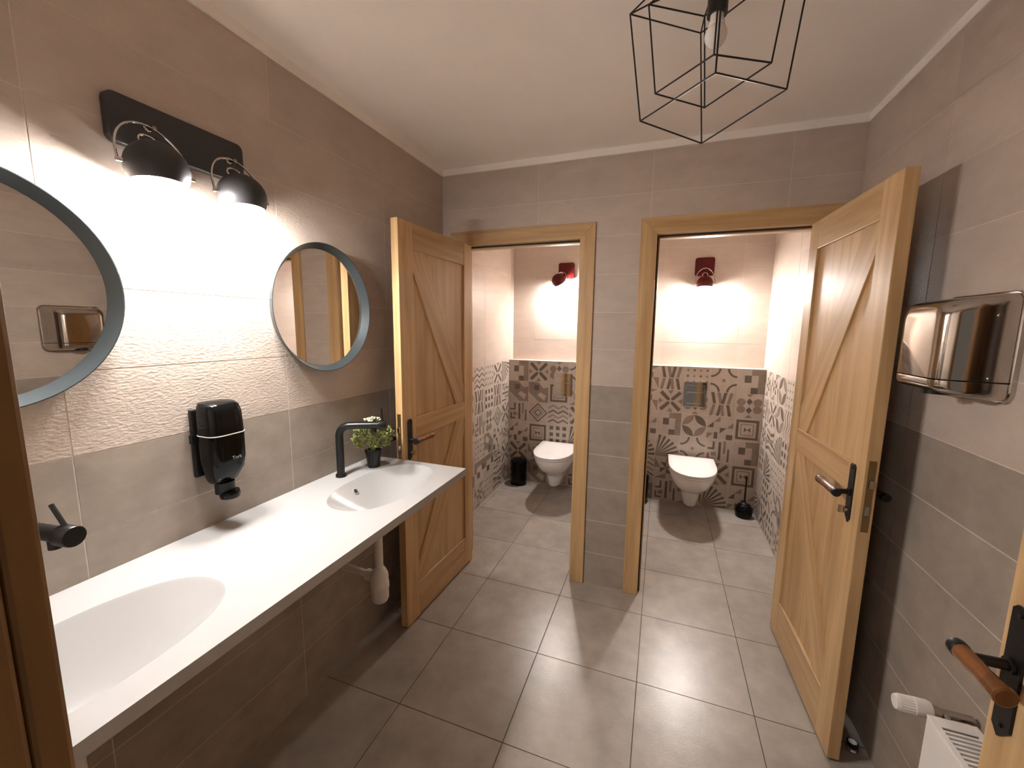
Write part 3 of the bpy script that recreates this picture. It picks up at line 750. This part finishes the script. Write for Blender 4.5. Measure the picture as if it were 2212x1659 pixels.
t = thing('vanity_wall_lamp', (0, -1.47, 1.95), 'black two-ball spot lamp on the wall above the mirrors', 'wall lamp')
plate_yz(t, -0.170, 0.170, 0.0, 0.115, 0.026, 'lamp_black')
for c, pv, r in (((0.100, -0.118, -0.061), (0.052, -0.090, 0.052), 0.0655), ((0.100, 0.100, -0.063), (0.052, 0.120, 0.050), 0.0640)):
    ball_spot(t, c, (0.06, 0.0, -1), r, 'lamp_black', 'lens', pv, (0.12, 1, 0))
    MB().tube([(0.024, pv[1], pv[2] + 0.004), (pv[0] + 0.004, pv[1], pv[2])], 0.0055, 12).lathe([(0.009, 0), (0.009, 0.004), (0.006, 0.006)], 14, (0.025, pv[1], pv[2] + 0.004), (1, 0, 0)).build('arm', 'chrome', t, smooth=True)

def cubicle_lamp(label, px, pz, c, axis, ydir):
    t = thing('cubicle_spot_lamp', (px, YU, pz - 0.075), label, 'wall lamp', 'red cubicle spot lamps')
    pts = rrect(0.148, 0.148, 0.018, 6, 0.0, 0.075)
    MB().loft([[(x, y, z) for x, z in pts] for y in (-0.026, -0.0005)]).build('wall_plate', 'lamp_red', t, bevel=0.003)
    cl = (c[0] - px, c[1] - YU, c[2] - pz + 0.075)
    pv = (cl[0] * 0.45, -0.055, 0.058)
    ball_spot(t, cl, axis, 0.064, 'lamp_red', 'lens_wc', pv, ydir)
    MB().tube([(0, -0.024, 0.06), pv], 0.006, 12).build('arm', 'lamp_red', t, smooth=True)
cubicle_lamp('red ball spot lamp on the rear wall of the left cubicle', 0.421, 2.035, (0.367, 1.470, 1.944), (0.50, 0.45, -1), (1, -0.3, 0))
cubicle_lamp('red ball spot lamp on the rear wall of the right cubicle', 1.587, 2.030, (1.590, 1.470, 1.885), (0.0, -0.16, -1), (1, 0, 0))

# ------------------------------------------------------------------ soap dispenser
t = thing('soap_dispenser', (0.0, -1.462, 0.985), 'glossy black wall soap dispenser between the mirrors', 'soap dispenser')
MB().box(0.0005, 0.016, -0.0545, 0.050, 0.075, 0.280).build('back_plate', 'black_matt', t, bevel=0.004)
def disp_ring(z, w, d, r=0.030):
    pts = rrect(d, w, r, 6, d / 2, 0)
    return [(0.012 + x, y, z) for x, y in pts]
MB().loft([disp_ring(0.052, 0.060, 0.055, 0.02), disp_ring(0.062, 0.074, 0.066, 0.024), disp_ring(0.095, 0.098, 0.084), disp_ring(0.13, 0.106, 0.090), disp_ring(0.20, 0.108, 0.090), disp_ring(0.270, 0.106, 0.086), disp_ring(0.290, 0.100, 0.080), disp_ring(0.300, 0.086, 0.068, 0.026)]).build('cover', 'black_gloss', t, smooth=50)
MB().loft([disp_ring(0.204, 0.1095, 0.0913), disp_ring(0.2065, 0.1095, 0.0913)]).build('pale_strip', 'enamel', t, smooth=50)  # thin white strip added around the cover
MB().loft([[(0.052 + 0.025 * math.cos(a), 0.027 * math.sin(a), z) for a in [2 * PI * i / 24 for i in range(24)]] for z in (0.018, 0.052)]).build('pump_neck', 'black_matt', t, smooth=50)
MB().lathe([(0.020, 0.0), (0.026, 0.003), (0.028, 0.014), (0.026, 0.024)], 28, (0.066, 0.004, 0.0)).build('push_button', 'black_gloss', t, smooth=50)
MB().box(0.006, 0.020, -0.060, -0.052, 0.18, 0.205).build('latch', 'black_matt', t)
tc_ = bpy.data.curves.new('logo_text', 'FONT')
tc_.body = 'Tork'
tc_.size = 0.0145
tc_.extrude = 0.0002
tc_.align_x = 'CENTER'
to = bpy.data.objects.new('logo_text', tc_)
C.objects.link(to)
dg = bpy.context.evaluated_depsgraph_get()
lm = bpy.data.meshes.new_from_object(to.evaluated_get(dg))
bpy.data.objects.remove(to)
lm.materials.clear()
lm.materials.append(M['logo'])
lo = bpy.data.objects.new('logo', lm)
C.objects.link(lo)
lo.parent = t
lo.matrix_local = frame((0.1024, 0.010, 0.128), (0, 1, 0), (0, 0, 1), (1, 0, 0))

# ------------------------------------------------------------------ potted plant
t = thing('potted_plant', (0.108, -0.842, CZ), 'small bushy green plant with cream flowers in a black pot', 'plant')
MB().lathe([(0.024, 0.0005), (0.026, 0.002), (0.034, 0.068), (0.036, 0.069), (0.036, 0.078), (0.033, 0.078), (0.031, 0.068)], 28).build('pot', 'black_matt', t, smooth=40)
MB().lathe([(0.032, 0.055), (0.032, 0.068), (0.001, 0.071)], 20).build('soil', 'soil', t)
b = MB()
rnd = random.Random(3)
for k in range(1100):
    th, ph = rnd.uniform(0, 2 * PI), math.acos(rnd.uniform(-0.55, 1))
    rr = 0.092 * rnd.uniform(0.55, 1.0) ** 0.5 * (1 + 0.10 * math.sin(5 * th) * math.sin(3 * ph))
    p = Vector((rr * 0.88 * math.sin(ph) * math.cos(th), rr * 1.02 * math.sin(ph) * math.sin(th), 0.138 + rr * 0.78 * math.cos(ph)))
    d = Vector((math.sin(ph) * math.cos(th) + rnd.uniform(-0.6, 0.6), math.sin(ph) * math.sin(th) + rnd.uniform(-0.6, 0.6), math.cos(ph) + rnd.uniform(-0.3, 0.7))).normalized()
    s = d.cross(Vector((rnd.uniform(-1, 1), rnd.uniform(-1, 1), rnd.uniform(-1, 1)))).normalized()
    l_, w_ = rnd.uniform(0.010, 0.018), rnd.uniform(0.0034, 0.0062)
    n_ = d.cross(s) * 0.0012
    b.add([p - d * l_ * 0.5, p + s * w_ + n_, p + d * l_ * 0.5, p - s * w_ + n_], [(0, 1, 2, 3)])
tag(b.build('foliage', 'leaf', t), kind='stuff')
b = MB()
for k in range(26):
    th, ph = rnd.uniform(0, 2 * PI), rnd.uniform(0.1, 1.5)
    q = Vector((0.07 * math.sin(ph) * math.cos(th), 0.08 * math.sin(ph) * math.sin(th), 0.13 + 0.06 * math.cos(ph)))
    b.tube([(0, 0, 0.066), (q.x * 0.4, q.y * 0.4, 0.066 + (q.z - 0.066) * 0.6), q], 0.0011, 5)
tag(b.build('stems', 'leaf', t), kind='stuff')
for k in range(11):
    th, ph = rnd.uniform(0, 2 * PI), rnd.uniform(0.05, 0.55)
    q = (0.088 * math.sin(ph) * math.cos(th), 0.098 * math.sin(ph) * math.sin(th), 0.138 + 0.082 * math.cos(ph))
    fb = MB()
    for m_ in range(7):
        o_ = Vector((rnd.uniform(-1, 1), rnd.uniform(-1, 1), rnd.uniform(-0.5, 1))) * 0.006
        fb.lathe([(0.001, -0.0038), (0.0035, -0.001), (0.0035, 0.001), (0.001, 0.0038)], 7, Vector(q) + o_)
    fb.build('flower', 'flower', t, smooth=True)

# ------------------------------------------------------------------ toilets
def d_ring(w, ls, le, z, n=30, y_off=0.0):
    """D outline: flat at the wall (y = 0), rounded in front (towards -y)"""
    pts = [(w / 2, -y_off, z)]
    for i in range(n + 1):
        a = PI * i / n
        c = math.cos(a)
        pts.append((w / 2 * math.copysign(abs(c) ** 0.86, c), -(ls + le * math.sin(a) ** 0.92), z))
    pts.append((-w / 2, -y_off, z))
    return pts
def toilet(label, x):
    t = thing('wall_hung_toilet', (x, YF - 0.001, 0.10), label, 'toilet', 'wall-hung toilets')
    z = -0.10
    MB().loft([d_ring(0.100, 0.20, 0.110, 0.105 + z), d_ring(0.112, 0.20, 0.118, 0.112 + z), d_ring(0.135, 0.20, 0.132, 0.18 + z), d_ring(0.162, 0.20, 0.145, 0.225 + z),
               d_ring(0.215, 0.20, 0.185, 0.245 + z), d_ring(0.262, 0.21, 0.225, 0.272 + z), d_ring(0.302, 0.22, 0.262, 0.312 + z), d_ring(0.332, 0.23, 0.282, 0.352 + z), d_ring(0.345, 0.235, 0.290, 0.385 + z), d_ring(0.345, 0.235, 0.290, 0.397 + z)]).build('bowl', 'ceramic', t, smooth=50)
    MB().loft([d_ring(0.352, 0.24, 0.292, 0.401 + z, y_off=0.03), d_ring(0.356, 0.24, 0.295, 0.404 + z, y_off=0.03), d_ring(0.356, 0.24, 0.295, 0.414 + z, y_off=0.03), d_ring(0.350, 0.24, 0.291, 0.416 + z, y_off=0.03)]).build('seat', 'ceramic', t, smooth=50)
    MB().loft([d_ring(0.354, 0.24, 0.294, 0.4175 + z, y_off=0.025), d_ring(0.360, 0.24, 0.298, 0.421 + z, y_off=0.025), d_ring(0.360, 0.24, 0.298, 0.431 + z, y_off=0.025), d_ring(0.350, 0.24, 0.290, 0.436 + z, y_off=0.028), d_ring(0.24, 0.2, 0.22, 0.439 + z, y_off=0.06)]).build('lid', 'ceramic', t, smooth=50)
    for s in (1, -1):
        MB().tube([(s * 0.075, -0.018, 0.412 + z), (s * 0.075, -0.018, 0.434 + z)], 0.012, 16).build('lid_hinge', 'chrome', t, smooth=True)
toilet('white wall-hung toilet with closed lid in the left cubicle', 0.440)
toilet('white wall-hung toilet with closed lid in the right cubicle', 1.575)
def flush_plate(label, x, zc):
    t = thing('flush_plate', (x, YF - 0.0008, zc - 0.11), label, 'flush plate', 'chrome flush plates')
    pts = rrect(0.18, 0.215, 0.014, 5, 0, 0.11)
    MB().loft([[(a, y, c) for a, c in pts] for y in (-0.010, 0.0)]).build('cover', 'chrome', t, bevel=0.002)
    for zz, hh in ((0.075, 0.085), (0.158, 0.062)):
        q = rrect(0.145, hh, 0.012, 5, 0, zz)
        MB().loft([[(a, y, c) for a, c in q] for y in (-0.0145, -0.009)]).build('button', 'chrome', t, bevel=0.0015)
flush_plate('upright chrome flush plate above the left toilet', 0.440, 0.985)
flush_plate('upright chrome flush plate above the right toilet', 1.575, 0.970)

# ------------------------------------------------------------------ bins, brush, door stop
def bin_(label, x, y, ang):
    t = thing('pedal_bin', (x, y, 0.0), label, 'bin', 'black pedal bins', rotz=ang)
    MB().lathe([(0.078, 0.001), (0.080, 0.004), (0.080, 0.016), (0.076, 0.018), (0.078, 0.215)], 40).build('body', 'black_gloss', t, smooth=40)
    MB().lathe([(0.081, 0.216), (0.082, 0.226), (0.078, 0.243), (0.060, 0.252), (0.001, 0.256)], 40).build('lid', 'black_gloss', t, smooth=40)
    MB().box(-0.018, 0.018, -0.106, -0.072, 0.006, 0.014).build('pedal', 'chrome', t, bevel=0.003)
    MB().tube([(-0.05, 0.072, 0.21), (-0.05, 0.086, 0.225), (0.05, 0.086, 0.225), (0.05, 0.072, 0.21)], 0.003, 8).build('hinge', 'black_matt', t, smooth=True)
bin_('small black pedal bin beside the left toilet', 0.045, 1.352, 0.0)
bin_('small black pedal bin half hidden by the frame of the right cubicle', 1.170, 1.352, 0.35)
t = thing('toilet_brush', (1.996, 1.352, 0.0), 'black toilet brush in a round holder beside the right toilet', 'toilet brush')
MB().lathe([(0.050, 0.001), (0.060, 0.008), (0.064, 0.040), (0.060, 0.078), (0.044, 0.102), (0.034, 0.106), (0.032, 0.098), (0.040, 0.085)], 36).build('holder', 'black_gloss', t, smooth=40)
MB().lathe([(0.031, 0.09), (0.030, 0.110), (0.010, 0.120), (0.007, 0.135), (0.0065, 0.30), (0.0085, 0.315), (0.008, 0.345), (0.002, 0.350)], 20).build('handle', 'black_matt', t, smooth=40)
t = thing('door_stop', (2.026, -0.640, 0.0), 'small black and chrome door stop on the floor behind the right cubicle door', 'door stop')
MB().lathe([(0.020, 0.0005), (0.020, 0.006), (0.014, 0.010), (0.013, 0.032)], 24).build('base', 'chrome', t, smooth=40)
MB().ring_lathe([(0.012, 0.018), (0.018, 0.018), (0.0185, 0.024), (0.018, 0.030), (0.012, 0.030)], 24).build('bumper', 'black_matt', t, smooth=40)

# ------------------------------------------------------------------ hand dryer
t = thing('hand_dryer', (W, -0.862, 1.345), 'polished steel hand dryer on the right wall', 'hand dryer')
def dring(x, w, z0, z1, r, lo=True, hi=True, n=7):
    pts = []
    for k, (sy, sz, on) in enumerate(((1, 1, hi), (-1, 1, hi), (-1, -1, lo), (1, -1, lo))):
        q = r if on else 0.0008
        for i in range(n + 1):
            a = PI / 2 * k + PI / 2 * i / n
            pts.append((-x, sy * (w / 2 - q) + q * math.cos(a), (z1 - q if sz > 0 else z0 + q) + q * math.sin(a)))
    return pts
MB().loft([dring(0.0005, 0.282, 0.0, 0.268, 0.03), dring(0.010, 0.282, 0.0, 0.268, 0.03), dring(0.012, 0.279, 0.002, 0.266, 0.03)]).build('back_plate', 'chrome_soft', t, smooth=35)
SEAM = 0.052
PRO = ((0.011, 0.272, 0.006, 0.262, 0.024), (0.030, 0.268, 0.007, 0.261, 0.026), (0.075, 0.242, 0.010, 0.257, 0.032), (0.098, 0.222, 0.014, 0.252, 0.034), (0.114, 0.204, 0.019, 0.246, 0.034), (0.124, 0.186, 0.025, 0.238, 0.032), (0.129, 0.168, 0.031, 0.229, 0.028), (0.131, 0.140, 0.038, 0.216, 0.022))
MB().loft([dring(x, w, SEAM, z1, r, lo=False) for x, w, z0, z1, r in PRO]).build('cover', 'chrome_soft', t, smooth=60)
MB().loft([dring(x, w, z0, SEAM - 0.003, min(r, 0.5 * (SEAM - 0.003 - z0)), hi=False) for x, w, z0, z1, r in PRO]).build('lower_shell', 'chrome_soft', t, smooth=60)
MB().loft([dring(0.011, 0.264, SEAM - 0.006, SEAM + 0.004, 0.002), dring(0.112, 0.196, SEAM - 0.006, SEAM + 0.004, 0.002)]).build('seam', 'dark_gap', t)
MB().lathe([(0.030, 0.010), (0.030, -0.004), (0.022, -0.004), (0.022, 0.010)], 28, (-0.075, 0, 0.008)).build('nozzle', 'black_matt', t, smooth=40)
for z_ in (0.06, 0.21):
    MB().lathe([(0.004, 0.0), (0.004, 0.002), (0.001, 0.003)], 12, (-0.045, -0.1285, z_), (-0.5, -1, 0)).build('screw', 'chrome', t, smooth=True)

# ------------------------------------------------------------------ radiator
RX0, RX1, RY0, RY1, RZ0, RZ1 = 1.955, 2.050, -1.95, -1.105, 0.12, 0.582
t = thing('radiator', ((RX0 + RX1) / 2, (RY0 + RY1) / 2, 0.0), 'white panel radiator with slatted top on the right wall', 'radiator')
ox, oy = (RX0 + RX1) / 2, (RY0 + RY1) / 2
b = MB().box(RX0 - ox, RX0 - ox + 0.012, RY0 - oy, RY1 - oy, RZ0, RZ1 - 0.002)
tag(b.build('front_panel', 'enamel', t, bevel=0.004), 'flat white front panel')
MB().box(RX1 - ox - 0.012, RX1 - ox, RY0 - oy, RY1 - oy, RZ0, RZ1 - 0.002).build('rear_panel', 'enamel', t, bevel=0.004)
for y_ in (RY0 - oy, RY1 - oy - 0.012):
    MB().box(RX0 - ox + 0.010, RX1 - ox - 0.010, y_, y_ + 0.012, RZ0 + 0.02, RZ1 - 0.001).build('end_panel', 'enamel', t, bevel=0.003)
gr = MB().box(RX0 - ox, RX0 - ox + 0.014, RY0 - oy, RY1 - oy, RZ1 - 0.004, RZ1).box(RX1 - ox - 0.014, RX1 - ox, RY0 - oy, RY1 - oy, RZ1 - 0.004, RZ1).box(RX0 - ox + 0.014, RX1 - ox - 0.014, RY1 - oy - 0.030, RY1 - oy, RZ1 - 0.004, RZ1).box(RX0 - ox + 0.014, RX1 - ox - 0.014, RY0 - oy, RY0 - oy + 0.03, RZ1 - 0.004, RZ1).build('top_grille', 'enamel', t, bevel=0.001)
y_ = RY1 - oy - 0.040
sl = MB().box(RX0 - ox + 0.013, RX1 - ox - 0.013, -0.0032, 0.0032, RZ1 - 0.010, RZ1 - 0.0008).mesh('slat', 'enamel')
while y_ > RY0 - oy + 0.03:
    s_ = bpy.data.objects.new('slat', sl)
    C.objects.link(s_)
    s_.parent = gr
    s_.location = (0, y_, 0)
    y_ -= 0.0125
MB().box(RX0 - ox + 0.02, RX1 - ox - 0.02, RY0 - oy + 0.02, RY1 - oy - 0.02, RZ0 + 0.03, RZ1 - 0.05).build('convector', 'dark_gap', t)
for yy in (RY0 + 0.15, RY1 - 0.15):
    MB().box(RX1 - ox - 0.004, W - ox - 0.001, yy - oy - 0.02, yy - oy + 0.02, RZ0 + 0.1, RZ1 - 0.08).build('bracket', 'enamel', t)
for yy in (RY0 + 0.05, RY1 - 0.08):
    MB().box(-0.012, 0.012, yy - oy - 0.015, yy - oy + 0.015, 0.0005, RZ0 + 0.03).build('foot', 'enamel', t)
vx, vy, vz = 1.974 - ox, RY1 + 0.035 - oy, 0.568
vb = MB().tube([(vx + 0.0, vy, vz), (RX1 - ox + 0.012, vy, vz)], 0.010, 16).tube([(vx + 0.008, vy, vz), (vx + 0.024, vy, vz)], 0.014, 6).tube([(vx + 0.034, vy - 0.042, vz - 0.02), (vx + 0.034, vy, vz)], 0.009, 14).build('valve_body', 'chrome_soft', t, smooth=40)
hd = MB()
n = 40
def vring(x, r, wob):
    return [(x, vy + r * (1 - wob * (i % 2)) * math.cos(2 * PI * i / n), vz + r * (1 - wob * (i % 2)) * math.sin(2 * PI * i / n)) for i in range(n)]
hd.loft([vring(vx + 0.006, 0.019, 0), vring(vx, 0.021, 0), vring(vx - 0.028, 0.021, 0), vring(vx - 0.029, 0.0205, 0.07), vring(vx - 0.058, 0.0200, 0.07), vring(vx - 0.060, 0.0190, 0), vring(vx - 0.066, 0.0165, 0)])
tag(hd.build('valve_head', 'white_plastic', vb, smooth=30), 'white ribbed thermostatic valve head')
MB().tube([(RX1 - ox + 0.010, vy, vz), (RX1 - ox + 0.010, vy + 0.0, 0.02)], 0.008, 12).build('supply_pipe', 'chrome_soft', vb, smooth=True)

# ------------------------------------------------------------------ pendant lamp
PC = Vector((1.3756, -1.0087, 0))
t = thing('pendant_lamp', (PC.x, PC.y, CEIL), 'black wire cage ceiling lamp with an unlit bulb', 'ceiling lamp')
def L_(x, y, z): return (x - PC.x, y - PC.y, z - CEIL)
WR = 0.0021
def cage(bot, top):
    for i in range(4):
        j = (i + 1) % 4
        for p, q in ((bot[i], bot[j]), (top[i], top[j]), (bot[i], top[i])):
            MB().tube([L_(*p), L_(*q)], WR, 8).build('wire', 'iron', t, smooth=True)
A_b = [(1.1962, -0.9961, 2.0971), (1.369, -0.8341, 2.0791), (1.5406, -1.0441, 2.0971), (1.3678, -1.2061, 2.0791)]
B_b = [(1.2334, -1.0063, 2.1571), (1.3678, -0.8839, 2.1571), (1.501, -1.0555, 2.1571), (1.3666, -1.1335, 2.1571)]
A_t = [(1.1554, -0.9979, 2.3767), (1.3474, -0.7963, 2.4115), (1.5718, -1.0411, 2.3971), (1.3690, -1.2250, 2.3635)]
B_t = [(1.2046, -1.0099, 2.3815), (1.3522, -0.8671, 2.4115), (1.5298, -1.0555, 2.4031), (1.3680, -1.1450, 2.3755)]
cage(A_b, A_t)
cage(B_b, B_t)
for i in range(4):
    MB().tube([L_(*A_t[i]), L_(*B_t[i])], WR, 8).build('wire', 'iron', t, smooth=True)
    MB().tube([L_(*B_t[i]), (0.0, 0.0, 2.418 - CEIL)], WR, 8).build('wire', 'iron', t, smooth=True)
MB().lathe([(0.0245, 2.318), (0.0245, 2.412), (0.020, 2.420)], 28, (0, 0, -CEIL)).build('socket', 'iron', t, smooth=40)
MB().lathe([(0.05, -0.0005), (0.05, -0.012), (0.046, -0.016), (0.004, -0.018)], 32).build('ceiling_rose', 'iron', t, smooth=40)
prof = [(0.0160, 2.322), (0.0165, 2.308), (0.0210, 2.294)]
for i in range(15):
    a = 0.75 + (PI - 0.75) * i / 14
    prof.append((max(0.0270 * math.sin(a), 0.0005), 2.2717 + 0.0270 * math.cos(a) * (1.0 if i < 6 else 1.15)))
MB().lathe(prof, 36, (0, 0, -CEIL)).build('light_bulb', 'bulb', t, smooth=True)
